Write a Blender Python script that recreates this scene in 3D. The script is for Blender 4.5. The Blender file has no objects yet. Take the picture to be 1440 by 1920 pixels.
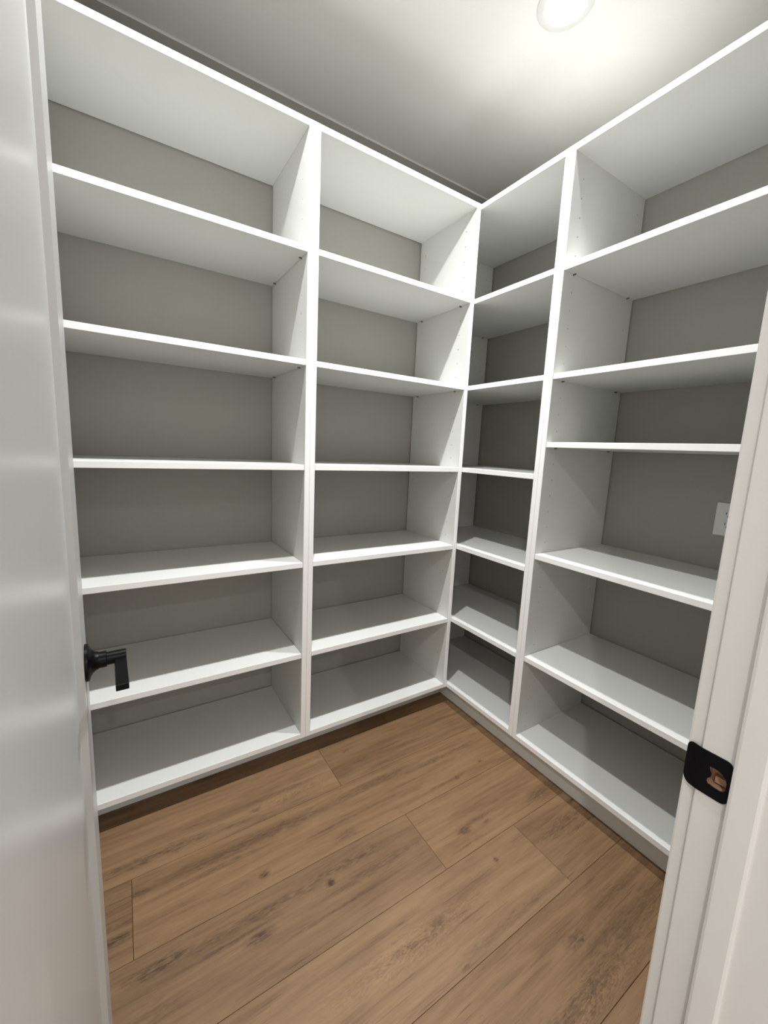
import bpy, bmesh, math, random
from mathutils import Vector, Matrix

C = bpy.context.scene.collection
scene = bpy.context.scene

# ------------------------------------------------------------------ camera
cam_d = bpy.data.cameras.new('camera')
cam = bpy.data.objects.new('camera', cam_d)
C.objects.link(cam)
scene.camera = cam
cam_d.sensor_fit = 'VERTICAL'
cam_d.sensor_height = 36.0
cam_d.lens = 767.574 * 36.0 / 1920.0
cam_d.clip_start = 0.01
RIGHT = Vector((0.8434567915695329, -0.5353356078151933, 0.04468140284690125))
FWD = Vector((0.5353721147071377, 0.830828766556826, -0.15198769507980125))
UP = Vector((0.044241830310656045, 0.1521162307802847, 0.9873719222177438))
M3 = Matrix((RIGHT, UP, -FWD)).transposed()
cam.matrix_world = Matrix.Translation((-1.4010, -1.4883, 1.3306)) @ M3.to_4x4()

# ------------------------------------------------------------------ world, exposure
world = bpy.data.worlds.new('world')
scene.world = world
world.use_nodes = True
world.node_tree.nodes['Background'].inputs[0].default_value = (1.0, 0.95, 0.90, 1)
world.node_tree.nodes['Background'].inputs[1].default_value = 1.0
vs = scene.view_settings
vs.view_transform = 'Standard'
vs.look = 'None'
vs.gamma = 1.0
vs.use_curve_mapping = False
vs.exposure = 0.52
LAMP_SPREAD = 146.0
LAMP_WATTS = 15.4
LAMP_COLOR = (0.975, 0.99, 1.0)

# ------------------------------------------------------------------ measurements (metres)
T = 0.0207                     # board thickness
Z_TOP, Z_BOT = 2.4246, 0.1003  # carcass top and bottom
Z_CEIL = 2.7674
SEAM_L = -0.7903               # between the two back units
SEAM_R = -0.4363               # between the two right units
Y_BACK, X_RIGHT, X_LEFT, Y_FRONT = 0.4130, 0.4975, -1.602, -1.315
Y_OUT_ = -1.435
HOLE_Z0, HOLE_DZ, HOLE_N = 2.3302, 0.06435, 35


# ------------------------------------------------------------------ helpers
def link(name, bm, mat, parent=None, smooth=False, recalc=True):
    if recalc:
        bmesh.ops.recalc_face_normals(bm, faces=bm.faces)
    me = bpy.data.meshes.new(name)
    bm.to_mesh(me)
    bm.free()
    for m in (mat if isinstance(mat, (list, tuple)) else [mat]):
        me.materials.append(m)
    if smooth:
        for p in me.polygons:
            p.use_smooth = True
    o = bpy.data.objects.new(name, me)
    C.objects.link(o)
    if parent:
        o.parent = parent
    return o


def empty(name, loc=(0, 0, 0), rotz=0.0, parent=None):
    o = bpy.data.objects.new(name, None)
    o.empty_display_size = 0.1
    C.objects.link(o)
    o.location = loc
    o.rotation_euler = (0, 0, rotz)
    if parent:
        o.parent = parent
    return o


def thing(o, label, cat, group=None):
    o['label'] = label
    o['category'] = cat
    if group:
        o['group'] = group
    return o


def struct(o, label=None):
    o['kind'] = 'structure'
    if label:
        o['label'] = label
    return o


def add_box(bm, lo, hi, bevel=0.0, seg=1):
    ret = bmesh.ops.create_cube(bm, size=1.0)
    vs_ = ret['verts']
    for v in vs_:
        v.co = Vector([(lo[i] + hi[i]) / 2 + v.co[i] * (hi[i] - lo[i]) for i in range(3)])
    if bevel > 0:
        es = list({e for v in vs_ for e in v.link_edges})
        bmesh.ops.bevel(bm, geom=es, offset=bevel, segments=seg, affect='EDGES', profile=0.5)


def box(name, lo, hi, mat, parent=None, bevel=0.0, seg=1):
    bm = bmesh.new()
    add_box(bm, lo, hi, bevel, seg)
    return link(name, bm, mat, parent)


def add_lathe(bm, prof, axis='z', n=40, center=(0, 0, 0), cap0=False, cap1=False):
    """prof: list of (radius, height) along the axis."""
    rings = []
    cx, cy, cz = center
    for r, h in prof:
        ring = []
        for i in range(n):
            a = 2 * math.pi * i / n
            c, s = r * math.cos(a), r * math.sin(a)
            if axis == 'z':
                p = (cx + c, cy + s, cz + h)
            elif axis == 'y':
                p = (cx + c, cy + h, cz + s)
            else:
                p = (cx + h, cy + c, cz + s)
            ring.append(bm.verts.new(p))
        rings.append(ring)
    for a, b in zip(rings, rings[1:]):
        for i in range(n):
            j = (i + 1) % n
            bm.faces.new((a[i], a[j], b[j], b[i]))
    if cap0:
        bm.faces.new(rings[0])
    if cap1:
        bm.faces.new(rings[-1])


# ------------------------------------------------------------------ materials
def new_mat(name):
    m = bpy.data.materials.new(name)
    m.use_nodes = True
    nt = m.node_tree
    return m, nt, nt.nodes['Principled BSDF']


def plain(name, col, rough=0.5, spec=0.5, metal=0.0, bump=0.0, bscale=400.0, tint=0.0, tscale=3.0, bdist=0.001):
    """solid paint / laminate with faint procedural mottling and relief."""
    m, nt, b = new_mat(name)
    b.inputs['Roughness'].default_value = rough
    b.inputs['Specular IOR Level'].default_value = spec
    b.inputs['Metallic'].default_value = metal
    b.inputs['Base Color'].default_value = (*col, 1)
    tc = nt.nodes.new('ShaderNodeTexCoord')
    if tint > 0:
        nz = nt.nodes.new('ShaderNodeTexNoise')
        nz.inputs['Scale'].default_value = tscale
        nz.inputs['Detail'].default_value = 4
        nt.links.new(tc.outputs['Object'], nz.inputs['Vector'])
        mx = nt.nodes.new('ShaderNodeMix')
        mx.data_type = 'RGBA'
        mx.inputs[6].default_value = (*[c * (1 - tint) for c in col], 1)
        mx.inputs[7].default_value = (*[min(1, c * (1 + tint)) for c in col], 1)
        nt.links.new(nz.outputs['Fac'], mx.inputs[0])
        nt.links.new(mx.outputs[2], b.inputs['Base Color'])
    if bump > 0:
        nz = nt.nodes.new('ShaderNodeTexNoise')
        nz.inputs['Scale'].default_value = bscale
        nz.inputs['Detail'].default_value = 3
        nt.links.new(tc.outputs['Object'], nz.inputs['Vector'])
        bp = nt.nodes.new('ShaderNodeBump')
        bp.inputs['Strength'].default_value = bump
        bp.inputs['Distance'].default_value = bdist
        nt.links.new(nz.outputs['Fac'], bp.inputs['Height'])
        nt.links.new(bp.outputs['Normal'], b.inputs['Normal'])
    return m


WHITE = plain('white_melamine', (0.68, 0.685, 0.66), 0.42, 0.4, bump=0.05, bscale=900, tint=0.01, tscale=30)
EDGE = plain('brightened_edge_banding', (0.90, 0.895, 0.88), 0.30, 0.5, bump=0.04, bscale=900)  # edge banding, made whiter than the boards to stand in for missing front light
WALL = plain('greige_wall_paint', (0.375, 0.367, 0.333), 0.75, 0.3, bump=0.35, bscale=260, tint=0.015, tscale=20)
CEIL = plain('ceiling_paint', (0.90, 0.90, 0.865), 0.9, 0.2, bump=0.4, bscale=220, tint=0.01, tscale=12)
TRIM = plain('white_trim_paint', (0.58, 0.565, 0.535), 0.36, 0.5, bump=0.06, bscale=500, tint=0.01, tscale=15)
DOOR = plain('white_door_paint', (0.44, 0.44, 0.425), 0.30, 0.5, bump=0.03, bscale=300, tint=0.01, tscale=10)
BLACK = plain('matte_black_metal', (0.002, 0.002, 0.003), 0.33, 0.16, bump=0.04, bscale=700)
PLATE_BLACK = plain('flat_black_metal', (0.002, 0.002, 0.003), 0.6, 0.12, bump=0.04, bscale=700)
PIN = plain('grey_pin_metal', (0.16, 0.15, 0.14), 0.4, 0.5, metal=0.6)
PLASTIC = plain('white_plastic', (0.80, 0.80, 0.78), 0.35, 0.5)
SLOT = plain('dark_slot', (0.01, 0.01, 0.01), 0.8, 0.1)
RAWWOOD = plain('raw_pine', (0.40, 0.24, 0.155), 0.8, 0.2, tint=0.3, tscale=90, bump=0.5, bscale=300)
BOUNCE_CUT = plain('bounce_cut_grey', (0.26, 0.255, 0.24), 0.9, 0.1, tint=0.3, tscale=220)  # dull grey for the cabinet tops, picked to weaken the glow above them
HOLE = plain('drilled_board_core', (0.05, 0.035, 0.02), 0.9, 0.1)
SUBFLOOR = plain('dark_underlay', (0.06, 0.04, 0.025), 0.9, 0.1)

m, nt, b = new_mat('light_diffuser')
DIFFUSER = m
b.inputs['Base Color'].default_value = (0.9, 0.9, 0.9, 1)
b.inputs['Emission Color'].default_value = (1.0, 0.965, 0.93, 1)
b.inputs['Emission Strength'].default_value = 12.0


def wood(name, seed, tone, blobs, dark_bias=0.0, cathedral=None):
    """oak-look plank: stretched grain, fine pores, knots and mineral streaks at given places (x, y, half length, half width, strength)."""
    m, nt, b = new_mat(name)
    N, L = nt.nodes, nt.links
    tc = N.new('ShaderNodeTexCoord')
    base = tc.outputs['Object']

    def math_(op, a, b_=None, clamp=False):
        n = N.new('ShaderNodeMath')
        n.operation = op
        n.use_clamp = clamp
        for i, x in enumerate((a, b_)):
            if x is None:
                continue
            if isinstance(x, (int, float)):
                n.inputs[i].default_value = x
            else:
                L.new(x, n.inputs[i])
        return n.outputs[0]

    def noise(sx, sy, scale, detail, off=0.0, rough=0.55, dist=0.0):
        mp = N.new('ShaderNodeMapping')
        mp.inputs['Scale'].default_value = (sx, sy, 1)
        mp.inputs['Location'].default_value = (seed * 3.17 + off, seed * 7.31 + off, seed)
        L.new(base, mp.inputs['Vector'])
        n = N.new('ShaderNodeTexNoise')
        n.inputs['Scale'].default_value = scale
        n.inputs['Detail'].default_value = detail
        n.inputs['Roughness'].default_value = rough
        n.inputs['Distortion'].default_value = dist
        L.new(mp.outputs[0], n.inputs['Vector'])
        return n.outputs['Fac']

    broad = noise(1.0, 9.0, 2.2, 5, 0.0, 0.6, 0.6)
    band = noise(1.6, 34.0, 2.0, 6, 5.0, 0.62, 0.3)
    fine = noise(7.0, 330.0, 3.0, 4, 9.0, 0.7)
    vein = noise(2.2, 95.0, 2.5, 5, 12.0, 0.6, 0.8)
    mv = N.new('ShaderNodeMapRange')
    mv.interpolation_type = 'SMOOTHSTEP'
    mv.inputs['From Min'].default_value = 0.56
    mv.inputs['From Max'].default_value = 0.72
    mv.inputs['To Min'].default_value = 0.0
    mv.inputs['To Max'].default_value = 0.16
    L.new(vein, mv.inputs['Value'])
    warp = noise(5.0, 16.0, 3.0, 5, 2.0, 0.65)
    warp2 = noise(14.0, 60.0, 3.0, 4, 3.0, 0.6)
    sep = N.new('ShaderNodeSeparateXYZ')
    L.new(base, sep.inputs[0])
    # tone value 0 dark .. 1 light
    v = math_('ADD', math_('MULTIPLY', broad, 0.55), math_('MULTIPLY', band, 0.33))
    v = math_('ADD', v, math_('MULTIPLY', fine, 0.20))
    v = math_('SUBTRACT', v, mv.outputs[0])
    v = math_('ADD', v, -0.015 - dark_bias)
    if cathedral:
        cx, cy, ln, wd, k = cathedral
        # nested pointed arches: rings of a stretched distance field
        dx = math_('MULTIPLY', math_('SUBTRACT', sep.outputs[0], cx), 1.0 / ln)
        dy = math_('MULTIPLY', math_('SUBTRACT', sep.outputs[1], cy), 1.0 / wd)
        wv = math_('MULTIPLY', math_('SUBTRACT', warp, 0.5), 1.2)
        dd = math_('SQRT', math_('ADD', math_('MULTIPLY', dx, dx), math_('MULTIPLY', dy, dy)))
        ring = math_('SINE', math_('MULTIPLY', math_('ADD', math_('ADD', dx, math_('MULTIPLY', math_('MULTIPLY', dy, dy), 0.9)), wv), 34.0))
        fade = math_('SUBTRACT', 1.0, dd, clamp=True)
        ring = math_('MULTIPLY', math_('MULTIPLY', ring, fade), k)
        v = math_('ADD', v, math_('MULTIPLY', ring, math_('ADD', math_('MULTIPLY', warp2, 1.6), -0.3, clamp=True)))
    dark = None
    for (cx, cy, hl, hw, st) in blobs:
        dx = math_('MULTIPLY', math_('SUBTRACT', sep.outputs[0], cx), 1.0 / hl)
        wy = math_('MULTIPLY', math_('SUBTRACT', warp, 0.5), min(0.05, hw * 2.2))
        dy = math_('MULTIPLY', math_('SUBTRACT', math_('ADD', sep.outputs[1], wy), cy), 1.0 / hw)
        dd = math_('SQRT', math_('ADD', math_('MULTIPLY', dx, dx), math_('MULTIPLY', dy, dy)))
        mr = N.new('ShaderNodeMapRange')
        mr.interpolation_type = 'SMOOTHSTEP'
        mr.inputs['From Min'].default_value = 0.15
        mr.inputs['From Max'].default_value = 1.25
        mr.inputs['To Min'].default_value = st
        mr.inputs['To Max'].default_value = 0.0
        L.new(dd, mr.inputs['Value'])
        q = math_('MULTIPLY', mr.outputs[0], math_('MULTIPLY', math_('ADD', warp2, -0.28, clamp=True), 3.6))
        dark = q if dark is None else math_('MAXIMUM', dark, q)
    ramp = N.new('ShaderNodeValToRGB')
    el = ramp.color_ramp.elements
    el[0].position = 0.30
    el[0].color = (0.098 * tone[0], 0.054 * tone[1], 0.026 * tone[2], 1)
    el[1].position = 0.72
    el[1].color = (0.265 * tone[0], 0.161 * tone[1], 0.083 * tone[2], 1)
    e = el.new(0.50)
    e.color = (0.192 * tone[0], 0.113 * tone[1], 0.058 * tone[2], 1)
    L.new(v, ramp.inputs[0])
    col = ramp.outputs[0]
    if dark is not None:
        mx = N.new('ShaderNodeMix')
        mx.data_type = 'RGBA'
        mx.inputs[7].default_value = (0.055, 0.030, 0.017, 1)
        L.new(dark, mx.inputs[0])
        L.new(col, mx.inputs[6])
        col = mx.outputs[2]
    L.new(col, b.inputs['Base Color'])
    b.inputs['Roughness'].default_value = 0.55
    b.inputs['Specular IOR Level'].default_value = 0.32
    bp = N.new('ShaderNodeBump')
    bp.inputs['Strength'].default_value = 0.25
    bp.inputs['Distance'].default_value = 0.0006
    L.new(fine, bp.inputs['Height'])
    L.new(bp.outputs['Normal'], b.inputs['Normal'])
    return m


# ------------------------------------------------------------------ room shell
struct(box('wall_back', (X_LEFT - 0.12, Y_BACK, -0.02), (X_RIGHT + 0.12, Y_BACK + 0.12, Z_CEIL + 0.02), WALL), 'greige painted wall behind the white shelving opposite the doorway')
struct(box('wall_right', (X_RIGHT, Y_OUT_, -0.02), (X_RIGHT + 0.12, Y_BACK, Z_CEIL + 0.02), WALL), 'greige painted wall behind the right-hand shelving')
struct(box('wall_left', (X_LEFT - 0.12, Y_OUT_, -0.02), (X_LEFT, Y_BACK, Z_CEIL + 0.02), WALL), 'greige painted wall behind the open door')
struct(box('ceiling', (X_LEFT - 0.12, -1.44, Z_CEIL), (X_RIGHT + 0.12, Y_BACK + 0.12, Z_CEIL + 0.12), CEIL), 'pale painted ceiling with recessed lights')

struct(box('ceiling', (X_LEFT - 2.2, -4.2, Z_CEIL), (X_RIGHT + 1.2, -1.44, Z_CEIL + 0.12), CEIL), 'pale hall ceiling outside the pantry door')
# front wall, pierced by the doorway
JL, JR = -1.493, -0.785        # jamb faces
JT = 0.018
HEAD = 2.452
Y_OUT = -1.435
bm = bmesh.new()
add_box(bm, (X_LEFT - 0.6, Y_OUT, -0.02), (JL - JT, Y_FRONT, Z_CEIL))
add_box(bm, (JR + JT, Y_OUT, -0.02), (X_RIGHT, Y_FRONT, Z_CEIL))
add_box(bm, (JL - JT, Y_OUT, HEAD + JT), (JR + JT, Y_FRONT, Z_CEIL))
struct(link('wall_front', bm, WALL), 'greige wall with the pantry doorway')

# right jamb (trim_1) with stop, casing and strike plate
PY0, PY1, PZ0, PZ1 = -1.3465, -1.3250, 0.9235, 0.9525   # latch pocket
bm = bmesh.new()
add_box(bm, (JR, Y_OUT, 0), (JR + JT, PY0, HEAD))
ee = 0.0016
pj = [(JR, PY1), (JR, Y_FRONT - ee), (JR + ee * 0.3, Y_FRONT - ee * 0.3), (JR + ee, Y_FRONT), (JR + JT, Y_FRONT), (JR + JT, PY1)]
vj = [[bm.verts.new((x, y, z)) for x, y in pj] for z in (0.0, HEAD)]
for i in range(len(pj)):
    k = (i + 1) % len(pj)
    bm.faces.new((vj[0][i], vj[0][k], vj[1][k], vj[1][i]))
bm.faces.new(vj[0])
bm.faces.new(vj[1])
add_box(bm, (JR, PY0, 0), (JR + JT, PY1, PZ0))
add_box(bm, (JR, PY0, PZ1), (JR + JT, PY1, HEAD))
jamb = struct(link('trim_1', bm, TRIM), 'white door jamb at the right edge with a black strike plate')


def stop_profile(name, parent, x0, sgn):
    # moulded door stop: rounded near and far edges, sgn = direction it stands proud
    y0, y1, h = -1.3815, -1.3500, 0.011
    pts = [(0, y1), (h * 0.55, y1), (h * 0.86, y1 - 0.0012), (h, y1 - 0.0042), (h, y0 + 0.004), (h * 0.88, y0 + 0.0016), (h * 0.6, y0 + 0.0004), (h * 0.3, y0), (0, y0)]
    bm = bmesh.new()
    for z in (0.0, HEAD):
        for (d, y) in pts:
            bm.verts.new((x0 + sgn * d, y, z))
    bm.verts.ensure_lookup_table()
    n = len(pts)
    for i in range(n):
        j = (i + 1) % n
        bm.faces.new((bm.verts[i], bm.verts[j], bm.verts[n + j], bm.verts[n + i]))
    bm.faces.new([bm.verts[i] for i in range(n)])
    bm.faces.new([bm.verts[n + i] for i in range(n)])
    return link(name, bm, TRIM, parent)


stop_profile('door_stop', jamb, JR, -1)


def casing(name, parent, x_in, sgn, y_wall, ysgn):
    """flat casing with eased edges: x_in is its edge at the opening, sgn the way it runs, ysgn the way it stands off the wall."""
    w, th, r = 0.083, 0.017, 0.003
    prof = [(0, 0), (0, th - r), (r * 0.3, th - r * 0.3), (r, th), (w - r, th), (w - r * 0.3, th - r * 0.3), (w, th - r), (w, 0)]
    bm = bmesh.new()
    for z in (0.0, HEAD + 0.0):
        for (a, d) in prof:
            bm.verts.new((x_in + sgn * a, y_wall + ysgn * d, z))
    bm.verts.ensure_lookup_table()
    n = len(prof)
    for i in range(n):
        j = (i + 1) % n
        bm.faces.new((bm.verts[i], bm.verts[j], bm.verts[n + j], bm.verts[n + i]))
    bm.faces.new([bm.verts[i] for i in range(n)])
    bm.faces.new([bm.verts[n + i] for i in range(n)])
    return link(name, bm, TRIM, parent)


casing('casing', jamb, JR + 0.0055, 1, Y_FRONT, 1)
casing('casing', jamb, JR + 0.0055, 1, Y_OUT, -1)

# latch pocket: raw wood walls inside the jamb
bm = bmesh.new()
x0, x1 = JR + 0.0004, JR + JT - 0.001
e = 0.0002
P = [(x0, PY0 + e, PZ0 + e), (x0, PY1 - e, PZ0 + e), (x0, PY1 - e, PZ1 - e), (x0, PY0 + e, PZ1 - e)]
vv = [bm.verts.new(p) for p in P] + [bm.verts.new((x1, p[1], p[2])) for p in P]
for i in range(4):
    j = (i + 1) % 4
    bm.faces.new((vv[i], vv[j], vv[4 + j], vv[4 + i]))
bm.faces.new(vv[4:])
add_box(bm, (x1 - 0.007, PY0 + 0.002, PZ0 + 0.003), (x1 - 0.0005, PY1 - 0.006, PZ0 + 0.012))
link('latch_pocket', bm, RAWWOOD, jamb)['label'] = 'rough bare wood showing inside the latch hole'


def strike_plate(parent):
    ya, yb, za, zb_, r = -1.3492, -1.2985, 0.9105, 0.9685, 0.0095
    cy, cz = -1.3358, 0.9385

    def rrect():
        pts = []
        corners = [(yb - r, zb_ - r, 0), (ya + r * 0.8, zb_ - r * 0.8, 90), (ya + r * 0.8, za + r * 0.8, 180), (yb - r, za + r, 270)]
        for (y, z, a0) in corners:
            rr = r if y > -1.32 else r * 0.8
            for k in range(7):
                a = math.radians(a0 + 90 * k / 6)
                pts.append((y + rr * math.cos(a), z + rr * math.sin(a)))
        return pts
    hole = [(-1.3262, 0.9490), (-1.3275, 0.9508), (-1.3345, 0.9510), (-1.3405, 0.9485), (-1.3440, 0.9448), (-1.3456, 0.9395), (-1.3455, 0.9315),
            (-1.3445, 0.9275), (-1.3405, 0.9250), (-1.3340, 0.9252), (-1.3270, 0.9262), (-1.3255, 0.9290), (-1.3262, 0.9330), (-1.3290, 0.9370), (-1.3292, 0.9410), (-1.3272, 0.9450)]

    def ray_hit(poly, a):
        d = (math.cos(a), math.sin(a))
        best = None
        for i in range(len(poly)):
            p, q = poly[i], poly[(i + 1) % len(poly)]
            ex, ey = q[0] - p[0], q[1] - p[1]
            den = d[0] * ey - d[1] * ex
            if abs(den) < 1e-12:
                continue
            px, py = p[0] - cy, p[1] - cz
            tt = (px * ey - py * ex) / den
            uu = (px * d[1] - py * d[0]) / den
            if tt > 0 and -1e-9 <= uu <= 1 + 1e-9 and (best is None or tt < best):
                best = tt
        return (cy + d[0] * best, cz + d[1] * best)
    out = rrect()
    angs = sorted([math.atan2(p[1] - cz, p[0] - cy) for p in out] + [math.atan2(p[1] - cz, p[0] - cy) + 0.004 for p in hole])
    outer = [ray_hit(out, a) for a in angs]
    inner = [ray_hit(hole, a) for a in angs]
    n = len(angs)

    def xo(y):   # the lip curls back past the jamb's edge
        d = max(0.0, y - (Y_FRONT - 0.004))
        return 18.0 * d * d
    bm = bmesh.new()
    rings = []
    fr = [0.0, 0.25, 0.5, 0.75, 1.0]
    for side in (0, 1):
        x = JR - 0.0021 if side == 0 else JR - 0.0001
        for f in fr:
            ring = []
            for i in range(n):
                y = inner[i][0] + (outer[i][0] - inner[i][0]) * f
                z = inner[i][1] + (outer[i][1] - inner[i][1]) * f
                ring.append(bm.verts.new((x + xo(y), y, z)))
            rings.append(ring)
    k = len(fr)
    order = [rings[i] for i in range(k)] + [rings[k + i] for i in reversed(range(k))]
    for a, b_ in zip(order, order[1:] + order[:1]):
        for i in range(n):
            j = (i + 1) % n
            bm.faces.new((a[i], a[j], b_[j], b_[i]))
    o = link('strike_plate', bm, PLATE_BLACK, parent)
    o['label'] = 'black rounded strike plate with a latch hole'
    return o


strike_plate(jamb)

# left jamb (trim_2) and head jamb (trim_3), out of the frame but closing the doorway
lj = struct(box('trim_2', (JL - JT, Y_OUT, 0), (JL, Y_FRONT, HEAD), TRIM), 'white hinge-side door jamb behind the open door')
stop_profile('door_stop', lj, JL, 1)
casing('casing', lj, JL - 0.0055, -1, Y_FRONT, 1)
casing('casing', lj, JL - 0.0055, -1, Y_OUT, -1)
hj = struct(box('trim_3', (JL - JT, Y_OUT, HEAD), (JR + JT, Y_FRONT, HEAD + JT), TRIM), 'white head jamb over the doorway')
box('casing', (JL - 0.0885, Y_FRONT, HEAD + 0.0055), (JR + 0.0885, Y_FRONT + 0.017, HEAD + 0.0885), TRIM, hj)
box('casing', (JL - 0.0885, Y_OUT - 0.017, HEAD + 0.0055), (JR + 0.0885, Y_OUT, HEAD + 0.0885), TRIM, hj)

# paint bead where the ceiling meets the back wall
bm = bmesh.new()
q = 0.006
vv = []
for x in (X_LEFT, X_RIGHT):
    vv += [bm.verts.new((x, Y_BACK, Z_CEIL)), bm.verts.new((x, Y_BACK, Z_CEIL - q)), bm.verts.new((x, Y_BACK - q * 0.3, Z_CEIL - q * 0.35)), bm.verts.new((x, Y_BACK - q, Z_CEIL))]
for i in range(4):
    j = (i + 1) % 4
    bm.faces.new((vv[i], vv[j], vv[4 + j], vv[4 + i]))
struct(link('trim_4', bm, CEIL), 'thin pale caulk bead between ceiling and back wall')

# ------------------------------------------------------------------ floor of planks
floor = struct(box('floor', (X_LEFT - 0.6, -2.9, -0.03), (X_RIGHT + 0.12, Y_BACK + 0.12, -0.0085), SUBFLOOR), 'oak-look plank floor')
PITCH = 0.2325
ROW_Y = [0.4880, 0.2555, 0.0230, -0.2095, -0.4420, -0.6745, -0.9070, -1.1395, -1.3720, -1.6045, -1.8370, -2.0695, -2.3020, -2.5345]
JOINT = {1: -0.35, 2: -0.7200, 3: -1.4315, 4: -0.5740, 5: -0.2550, 6: -1.20, 7: -0.62}
BLOBS = {
    (2, 0): [(-1.36, -0.160, 0.26, 0.020, 0.62), (-1.12, -0.176, 0.10, 0.008, 0.5), (-1.042, -0.152, 0.022, 0.010, 0.6), (-0.93, -0.118, 0.20, 0.010, 0.42), (-1.02, -0.120, 0.03, 0.004, 0.5)],
    (2, 1): [(-0.618, -0.050, 0.022, 0.010, 0.5), (-0.45, -0.115, 0.10, 0.006, 0.6), (-0.30, -0.075, 0.22, 0.012, 0.35), (-0.58, -0.13, 0.05, 0.012, 0.4), (-0.20, -0.02, 0.03, 0.008, 0.4)],
    (3, 0): [(-1.475, -0.372, 0.06, 0.022, 0.8), (-1.47, -0.33, 0.08, 0.012, 0.4)],
    (3, 1): [(-1.41, -0.266, 0.035, 0.014, 0.75), (-1.05, -0.268, 0.45, 0.026, 0.55), (-1.22, -0.305, 0.22, 0.010, 0.5), (-0.62, -0.262, 0.36, 0.020, 0.5), (-0.30, -0.285, 0.28, 0.014, 0.5),
             (-1.0825, -0.3968, 0.022, 0.013, 0.9), (-1.16, -0.397, 0.09, 0.020, 0.3), (-0.286, -0.408, 0.016, 0.011, 0.85), (-0.36, -0.405, 0.14, 0.007, 0.45), (-0.135, -0.390, 0.014, 0.009, 0.6),
             (-0.72, -0.352, 0.30, 0.007, 0.4), (-0.80, -0.405, 0.05, 0.016, 0.45)],
    (4, 0): [(-1.375, -0.487, 0.10, 0.022, 0.85), (-1.12, -0.500, 0.34, 0.020, 0.55), (-0.86, -0.495, 0.22, 0.018, 0.6), (-0.913, -0.523, 0.018, 0.012, 0.95), (-1.14, -0.555, 0.05, 0.014, 0.85),
             (-1.20, -0.530, 0.16, 0.007, 0.6), (-0.76, -0.555, 0.26, 0.020, 0.45), (-0.92, -0.600, 0.20, 0.007, 0.55), (-1.42, -0.58, 0.12, 0.03, 0.4)],
    (4, 1): [(-0.428, -0.600, 0.035, 0.016, 0.9), (-0.36, -0.590, 0.12, 0.010, 0.5), (-0.33, -0.615, 0.02, 0.008, 0.6), (-0.02, -0.630, 0.12, 0.034, 0.55), (-0.44, -0.648, 0.14, 0.006, 0.5)],
    (5, 0): [(-0.410, -0.733, 0.011, 0.010, 0.8), (-0.70, -0.775, 0.035, 0.018, 0.5), (-0.47, -0.745, 0.08, 0.012, 0.25), (-0.52, -0.880, 0.28, 0.016, 0.35), (-0.70, -0.895, 0.02, 0.01, 0.5)],
    (5, 1): [(-0.08, -0.765, 0.20, 0.034, 0.55), (0.03, -0.720, 0.03, 0.010, 0.7), (-0.02, -0.80, 0.16, 0.010, 0.6)],
    (6, 1): [(-0.385, -1.005, 0.06, 0.022, 0.6), (-0.372, -1.015, 0.010, 0.010, 0.8), (-0.20, -1.06, 0.34, 0.050, 0.42), (-0.45, -1.09, 0.25, 0.016, 0.5), (-0.12, -0.99, 0.22, 0.02, 0.35)],
}
TONES = [(1.0, 1.0, 1.0), (1.05, 1.03, 1.0), (0.95, 0.95, 0.96), (1.02, 1.0, 0.97), (1.06, 1.06, 1.06), (0.98, 0.97, 0.95)]
random.seed(4)
LEN = 1.524
g = 0.0005
for r in range(len(ROW_Y) - 1):
    yb_, ya_ = ROW_Y[r], ROW_Y[r + 1]
    j = JOINT.get(r, random.uniform(-1.3, 0.1))
    if r == 0:
        continue
    xs = [X_LEFT - 0.1]
    k = j - 2 * LEN
    while k < X_RIGHT + 0.1:
        if k > xs[0] + 0.02:
            xs.append(k)
        k += LEN
    xs.append(X_RIGHT + 0.1)
    for c in range(len(xs) - 1):
        xa, xb = xs[c], xs[c + 1]
        seed = r * 3.7 + c * 1.9 + 0.3
        side = 0 if xb <= j + 0.01 else 1
        bl = BLOBS.get((r, side), [])
        if not bl:
            bl = [(random.uniform(xa, xb), random.uniform(ya_ + .04, yb_ - .04), random.uniform(.05, .3), random.uniform(.008, .02), random.uniform(.3, .6)) for _ in range(4)]
        cath = {(5, 0): (-0.78, -0.785, 0.34, 0.050, 0.20), (2, 0): (-0.90, -0.150, 0.20, 0.040, 0.16), (6, 1): (-0.45, -1.10, 0.30, 0.05, 0.2)}.get((r, side))
        mt = wood('oak_plank_%d_%d' % (r, c), seed, TONES[(r * 2 + side) % len(TONES)], bl, dark_bias={(6, 1): 0.05, (2, 1): 0.04, (3, 0): 0.03}.get((r, side), 0.0), cathedral=cath)
        bm = bmesh.new()
        add_box(bm, (xa + g, ya_ + g, -0.008), (xb - g, yb_ - g, 0.0))
        top = [e_ for e_ in bm.edges if all(v_.co.z > -0.001 for v_ in e_.verts)]
        bmesh.ops.bevel(bm, geom=top, offset=0.0006, segments=1, affect='EDGES')
        link('plank', bm, mt, floor)


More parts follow.
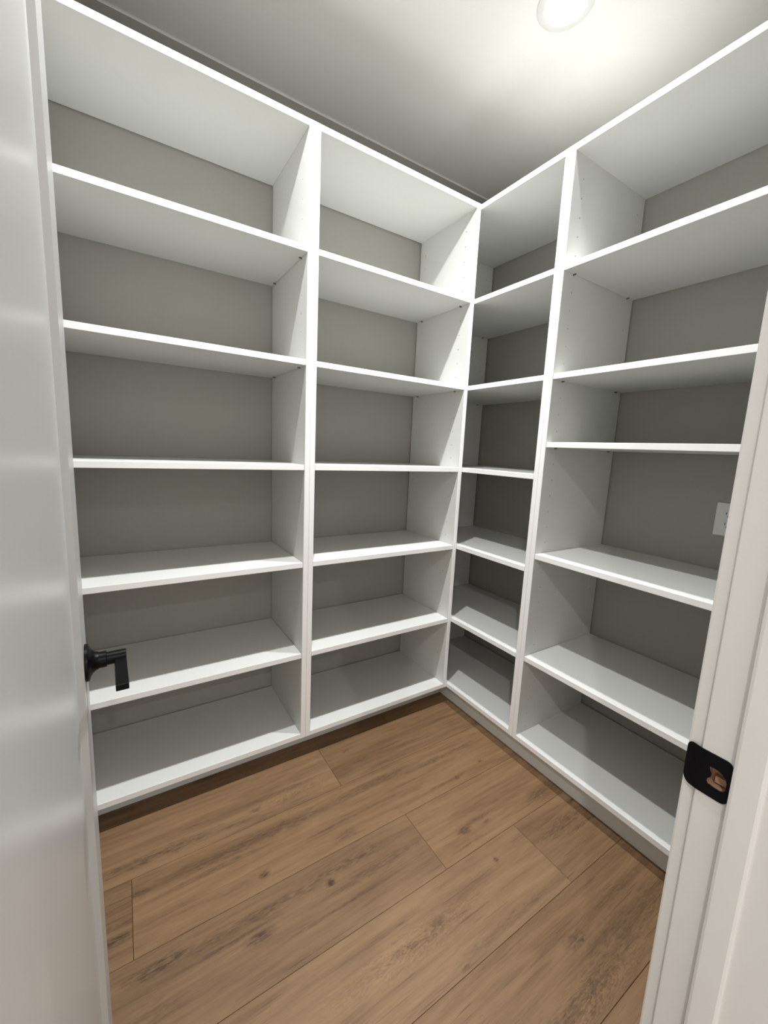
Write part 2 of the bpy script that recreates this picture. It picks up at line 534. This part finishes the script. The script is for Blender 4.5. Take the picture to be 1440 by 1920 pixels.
# ------------------------------------------------------------------ shelving units
def side_panel(parent, x_out, x_in, depth, cols):
    """upright board with two rows of drilled pin holes in its inner face."""
    bm = bmesh.new()
    ch = 0.0013
    sg = 1 if x_in > x_out else -1
    z0, z1 = Z_BOT, Z_TOP
    w, R, dp = 0.006, 0.0026, 0.009
    cache = {}

    def V(x, y, z):
        k = (round(x, 6), round(y, 6), round(z, 6))
        if k not in cache:
            cache[k] = bm.verts.new((x, y, z))
        return cache[k]

    def F(*p):
        vs_ = [V(*q_) for q_ in p]
        if len(set(vs_)) >= 3:
            try:
                bm.faces.new(vs_)
            except ValueError:
                pass
    zs = [HOLE_Z0 - HOLE_DZ * k for k in range(HOLE_N)]
    zs = sorted(z for z in zs if z0 + 0.02 < z < z1 - 0.03)
    ys = [ch]
    for c in cols:
        ys += [c - w, c + w]
    ys.append(depth)
    rows = [z0]
    for z in zs:
        rows += [z - w, z + w]
    rows.append(z1)
    for a in range(len(ys) - 1):
        for b_ in range(len(rows) - 1):
            ya, yb = ys[a], ys[a + 1]
            za, zb_ = rows[b_], rows[b_ + 1]
            if a % 2 == 1 and b_ % 2 == 1:
                cy, cz = (ya + yb) / 2, (za + zb_) / 2
                oct_ = [(cy + R * math.cos(math.radians(22.5 + 45 * i)), cz + R * math.sin(math.radians(22.5 + 45 * i))) for i in range(8)]
                cor = [(yb, zb_), (ya, zb_), (ya, za), (yb, za)]
                for q_ in range(4):
                    p0, p1, p2 = oct_[2 * q_], oct_[2 * q_ + 1], oct_[(2 * q_ + 2) % 8]
                    c0, c1 = cor[q_], cor[(q_ + 1) % 4]
                    F((x_in, *c0), (x_in, *p0), (x_in, *p1))
                    F((x_in, *c0), (x_in, *p1), (x_in, *p2), (x_in, *c1))
                xb_ = x_in - sg * dp
                for i in range(8):
                    p, q2 = oct_[i], oct_[(i + 1) % 8]
                    F((x_in, *p), (x_in, *q2), (xb_, *q2), (xb_, *p))
                F(*[(xb_, *p) for p in oct_])
            else:
                F((x_in, ya, za), (x_in, yb, za), (x_in, yb, zb_), (x_in, ya, zb_))
    xi, xo = x_in - sg * ch, x_out + sg * ch
    # front edge, chamfers, outer face, back, ends
    F((xi, 0, z0), (xi, 0, z1), (xo, 0, z1), (xo, 0, z0))
    for zlo, zhi in zip(rows, rows[1:]):
        F((xi, 0, zlo) if False else (x_in, ch, zlo), (x_in, ch, zhi), (xi, 0, zhi), (xi, 0, zlo))
    F((x_out, ch, z0), (x_out, ch, z1), (xo, 0, z1), (xo, 0, z0))
    F((x_out, ch, z0), (x_out, depth, z0), (x_out, depth, z1), (x_out, ch, z1))
    F((x_out, depth, z0), (x_in, depth, z0), (x_in, depth, z1), (x_out, depth, z1))
    F((xi, 0, z1), (x_in, ch, z1), (x_in, depth, z1), (x_out, depth, z1), (x_out, ch, z1), (xo, 0, z1))
    F((xi, 0, z0), (x_in, ch, z0), (x_in, depth, z0), (x_out, depth, z0), (x_out, ch, z0), (xo, 0, z0))
    o = link('side_panel', bm, [WHITE, HOLE], parent)
    for p in o.data.polygons:       # drilled walls show the board's raw core
        c = p.center
        if min(x_in, x_out) + 0.002 < c.x < max(x_in, x_out) - 0.002 and 0.01 < c.y < depth - 0.01 and z0 + 0.001 < c.z < z1 - 0.001:
            p.material_index = 1
    return o


def shelf_pin(parent, x, sg, y, z):
    """steel pin in the panel's hole with a flat tongue under the shelf."""
    bm = bmesh.new()
    add_lathe(bm, [(0.0021, -0.006), (0.0021, 0.0), (0.0034, 0.0), (0.0034, 0.0014), (0.0021, 0.0014), (0.0021, 0.0095)], 'x', 10, (0, 0, 0), True, True)
    add_box(bm, (0.0014, -0.0032, 0.0006), (0.0105, 0.0032, 0.0019))
    if sg < 0:
        bmesh.ops.scale(bm, vec=(-1, 1, 1), verts=bm.verts)
    o = link('shelf_pin', bm, PIN, parent)
    o.location = (x, y, z)
    return o


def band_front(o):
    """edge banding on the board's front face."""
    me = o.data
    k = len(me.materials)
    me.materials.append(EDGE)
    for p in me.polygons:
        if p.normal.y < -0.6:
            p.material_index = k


def shelving(loc, rotz, width, depth, cols, shelf_z, toe_y, toe_x0, toe_x1, label, name='shelving_unit'):
    u = thing(empty(name, loc, rotz), label, 'shelving', 'built-in pantry shelving units')
    gp = 0.0003
    side_panel(u, gp, gp + T, depth, cols)
    side_panel(u, width - gp, width - gp - T, depth, cols)
    xi0, xi1 = gp + T + 0.0001, width - gp - T - 0.0001
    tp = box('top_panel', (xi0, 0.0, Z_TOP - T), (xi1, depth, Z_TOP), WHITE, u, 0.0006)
    tp.data.materials.append(BOUNCE_CUT)          # unseen upward face, greyed to cut light bounced onto the ceiling
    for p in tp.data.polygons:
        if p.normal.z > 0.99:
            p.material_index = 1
    box('bottom_panel', (xi0, 0.0, Z_BOT), (xi1, depth, Z_BOT + T), WHITE, u, 0.0006)
    for z in shelf_z:
        sx0, sx1 = xi0 + 0.0009, xi1 - 0.0009
        o = box('shelf', (sx0, 0.0015, z), (sx1, depth - 0.002, z + T), WHITE, u, 0.0009, 2)
        for xx, sg in ((xi0, 1), (xi1, -1)):
            for cy in cols:
                shelf_pin(o, xx, sg, cy, z - 0.0021)
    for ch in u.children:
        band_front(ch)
    box('toe_kick', (toe_x0, toe_y, 0.0), (toe_x1, toe_y + 0.018, Z_BOT - 0.0003), WHITE, u, 0.0006)
    return u


HZ = [HOLE_Z0 - HOLE_DZ * k + 0.0003 for k in (5, 11, 17, 23, 29)]
HZF = [HOLE_Z0 - HOLE_DZ * k + 0.0003 for k in (5, 11, 15, 22)] + [0.4690]
DL = 0.4058
DR = 0.4862
W1 = 0.79
shelving((SEAM_L - W1, 0, 0), 0.0, W1, DL, (0.0605, 0.3625), HZ, 0.097, 0.0, W1, 'white open shelving unit on the back wall beside the open door')
shelving((SEAM_L, 0, 0), 0.0, -SEAM_L, DL, (0.0645, 0.3630), HZ, 0.097, 0.0, -SEAM_L + 0.044, 'white open shelving unit on the back wall next to the corner')
WE = 0.379 + T - SEAM_R
shelving((0.0004, SEAM_R + WE, 0), -math.pi / 2, WE, DR, (0.060, 0.440), HZ, 0.0452, 0.30, WE, 'white corner shelving unit on the right wall, narrow and shaded in view')
WF = 0.845
shelving((0.0004, SEAM_R, 0), -math.pi / 2, WF, DR, (0.060, 0.440), HZF, 0.0452, 0.0, WF, 'white open shelving unit on the right wall with the outlet behind it')

# ------------------------------------------------------------------ recessed ceiling lights


def ceiling_light(x, y, label):
    t = thing(empty('ceiling_light', (x, y, Z_CEIL)), label, 'ceiling light', 'recessed ceiling lights')
    bm = bmesh.new()
    add_lathe(bm, [(0.0880, 0.0), (0.0878, -0.0022), (0.0860, -0.0034), (0.0720, -0.0046), (0.0655, -0.0050), (0.0642, -0.0044), (0.0640, -0.0005)], 'z', 72)
    link('trim_ring', bm, PLASTIC, t, True)
    bm = bmesh.new()
    add_lathe(bm, [(0.0636, -0.0022), (0.0300, -0.0026), (0.0020, -0.0027)], 'z', 64, (0, 0, 0), False, True)
    link('diffuser', bm, DIFFUSER, t, True, recalc=False)
    ld = bpy.data.lights.new('lamp', 'AREA')
    ld.shape = 'DISK'
    ld.size = 0.055
    ld.spread = math.radians(LAMP_SPREAD)
    ld.energy = LAMP_WATTS
    ld.color = LAMP_COLOR
    lo = bpy.data.objects.new('lamp', ld)
    C.objects.link(lo)
    lo.parent = t
    lo.location = (0, 0, -0.0032)
    return t


ceiling_light(-0.132, -0.460, 'lit round recessed ceiling light near the corner, cut by the top edge')
ceiling_light(-0.985, -0.442, 'lit round recessed ceiling light nearer the door')
ceiling_light(-2.15, -2.20, 'lit round recessed ceiling light in the hall, nearer the doorway')
ceiling_light(-1.25, -3.50, 'lit round recessed ceiling light in the hall, farther from the doorway')

# ------------------------------------------------------------------ power outlet on the right wall
ot = thing(empty('power_outlet', (X_RIGHT, -0.9120, 1.1270), -math.pi / 2), 'white duplex power outlet on the grey wall, half hidden by the door jamb', 'outlet')
# local: x runs along the wall, -y is out of the wall
pw, ph, pt = 0.0800, 0.1240, 0.0055
box('cover_plate', (-pw / 2, -pt, -ph / 2), (pw / 2, -0.0002, ph / 2), PLASTIC, ot, 0.0022, 2)
for dz in (0.0195, -0.0195):
    bm = bmesh.new()
    n = 36
    ring0, ring1 = [], []
    for i in range(n):
        a = 2 * math.pi * i / n
        xx = max(-0.0140, min(0.0140, 0.0172 * math.cos(a)))
        zz = max(-0.0140, min(0.0140, 0.0172 * math.sin(a)))
        ring0.append(bm.verts.new((xx, -pt + 0.0006, dz + zz)))
        ring1.append(bm.verts.new((xx * 0.97, -pt - 0.0016, dz + zz * 0.97)))
    for i in range(n):
        k = (i + 1) % n
        bm.faces.new((ring0[i], ring0[k], ring1[k], ring1[i]))
    bm.faces.new(ring1)
    rc = link('receptacle', bm, PLASTIC, ot)
    for sx, hh in ((-0.0062, 0.0042), (0.0062, 0.0034)):
        box('slot', (sx - 0.0011, -pt - 0.0018, dz + 0.0035 - hh), (sx + 0.0011, -pt - 0.0012, dz + 0.0035 + hh), SLOT, rc)
    bm = bmesh.new()
    add_lathe(bm, [(0.0025, -pt - 0.0012), (0.0025, -pt - 0.0018)], 'y', 16, (0, 0, dz - 0.0078), True, True)
    link('ground_hole', bm, SLOT, rc)
bm = bmesh.new()
add_lathe(bm, [(0.0032, -pt), (0.0030, -pt - 0.0009), (0.0010, -pt - 0.0013)], 'y', 20, (0, 0, 0), False, True)
link('screw', bm, PLASTIC, ot)

# ------------------------------------------------------------------ door, open a little past square
A = math.radians(1.6)
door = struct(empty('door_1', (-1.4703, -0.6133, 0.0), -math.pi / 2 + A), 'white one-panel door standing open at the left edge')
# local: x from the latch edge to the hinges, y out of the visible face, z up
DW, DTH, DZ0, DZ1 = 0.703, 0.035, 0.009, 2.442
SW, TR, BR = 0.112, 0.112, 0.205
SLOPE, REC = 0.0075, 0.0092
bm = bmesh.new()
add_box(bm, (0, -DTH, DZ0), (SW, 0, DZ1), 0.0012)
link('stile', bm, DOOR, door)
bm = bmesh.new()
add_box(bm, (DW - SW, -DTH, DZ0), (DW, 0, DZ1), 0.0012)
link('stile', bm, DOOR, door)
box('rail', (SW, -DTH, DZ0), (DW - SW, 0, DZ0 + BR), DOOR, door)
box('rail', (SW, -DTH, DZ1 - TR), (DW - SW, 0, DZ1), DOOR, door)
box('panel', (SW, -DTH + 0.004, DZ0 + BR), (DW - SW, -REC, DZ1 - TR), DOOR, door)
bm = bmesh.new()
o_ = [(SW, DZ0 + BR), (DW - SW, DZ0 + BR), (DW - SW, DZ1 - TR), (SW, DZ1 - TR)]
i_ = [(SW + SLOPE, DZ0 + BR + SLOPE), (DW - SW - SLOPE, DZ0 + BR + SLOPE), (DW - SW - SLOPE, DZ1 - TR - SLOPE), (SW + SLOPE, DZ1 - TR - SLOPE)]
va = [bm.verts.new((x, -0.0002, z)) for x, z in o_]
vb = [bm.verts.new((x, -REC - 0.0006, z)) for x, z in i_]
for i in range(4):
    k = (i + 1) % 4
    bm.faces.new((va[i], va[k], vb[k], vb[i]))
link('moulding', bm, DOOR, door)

# lever handle
hd = empty('door_handle', (0.0600, 0.0, 0.9470), 0.0, door)
hd['label'] = 'black lever door handle on a round rose'
bm = bmesh.new()
add_lathe(bm, [(0.0310, 0.0), (0.0315, 0.0005), (0.0315, 0.0045), (0.0302, 0.0056), (0.0240, 0.0078), (0.0190, 0.0112), (0.0160, 0.0150), (0.0146, 0.0190)], 'y', 56, (0, 0, 0), True, True)
link('rose', bm, BLACK, hd, True)
bm = bmesh.new()
add_lathe(bm, [(0.0138, 0.0180), (0.0138, 0.0300), (0.0130, 0.0306), (0.0112, 0.0308), (0.0112, 0.0588), (0.0106, 0.0595)], 'y', 44, (0, 0, 0), False, True)
link('neck', bm, BLACK, hd, True)
box('lever', (-0.004, 0.0415, -0.0090), (0.105, 0.0595, 0.0015), BLACK, hd, 0.0010, 2)
for o in hd.children:
    if o.name.startswith(('rose', 'neck')):
        md = o.modifiers.new('edges', 'EDGE_SPLIT')
        md.split_angle = math.radians(35)

# hinges on the far edge
for hz in (0.22, 1.22, 2.22):
    bm = bmesh.new()
    add_lathe(bm, [(0.006, -0.045), (0.006, 0.045)], 'z', 16, (DW + 0.004, -DTH - 0.004, hz), True, True)
    add_box(bm, (DW + 0.0002, -DTH, hz - 0.045), (DW + 0.0022, -0.004, hz + 0.045))
    link('hinge', bm, BLACK, door)
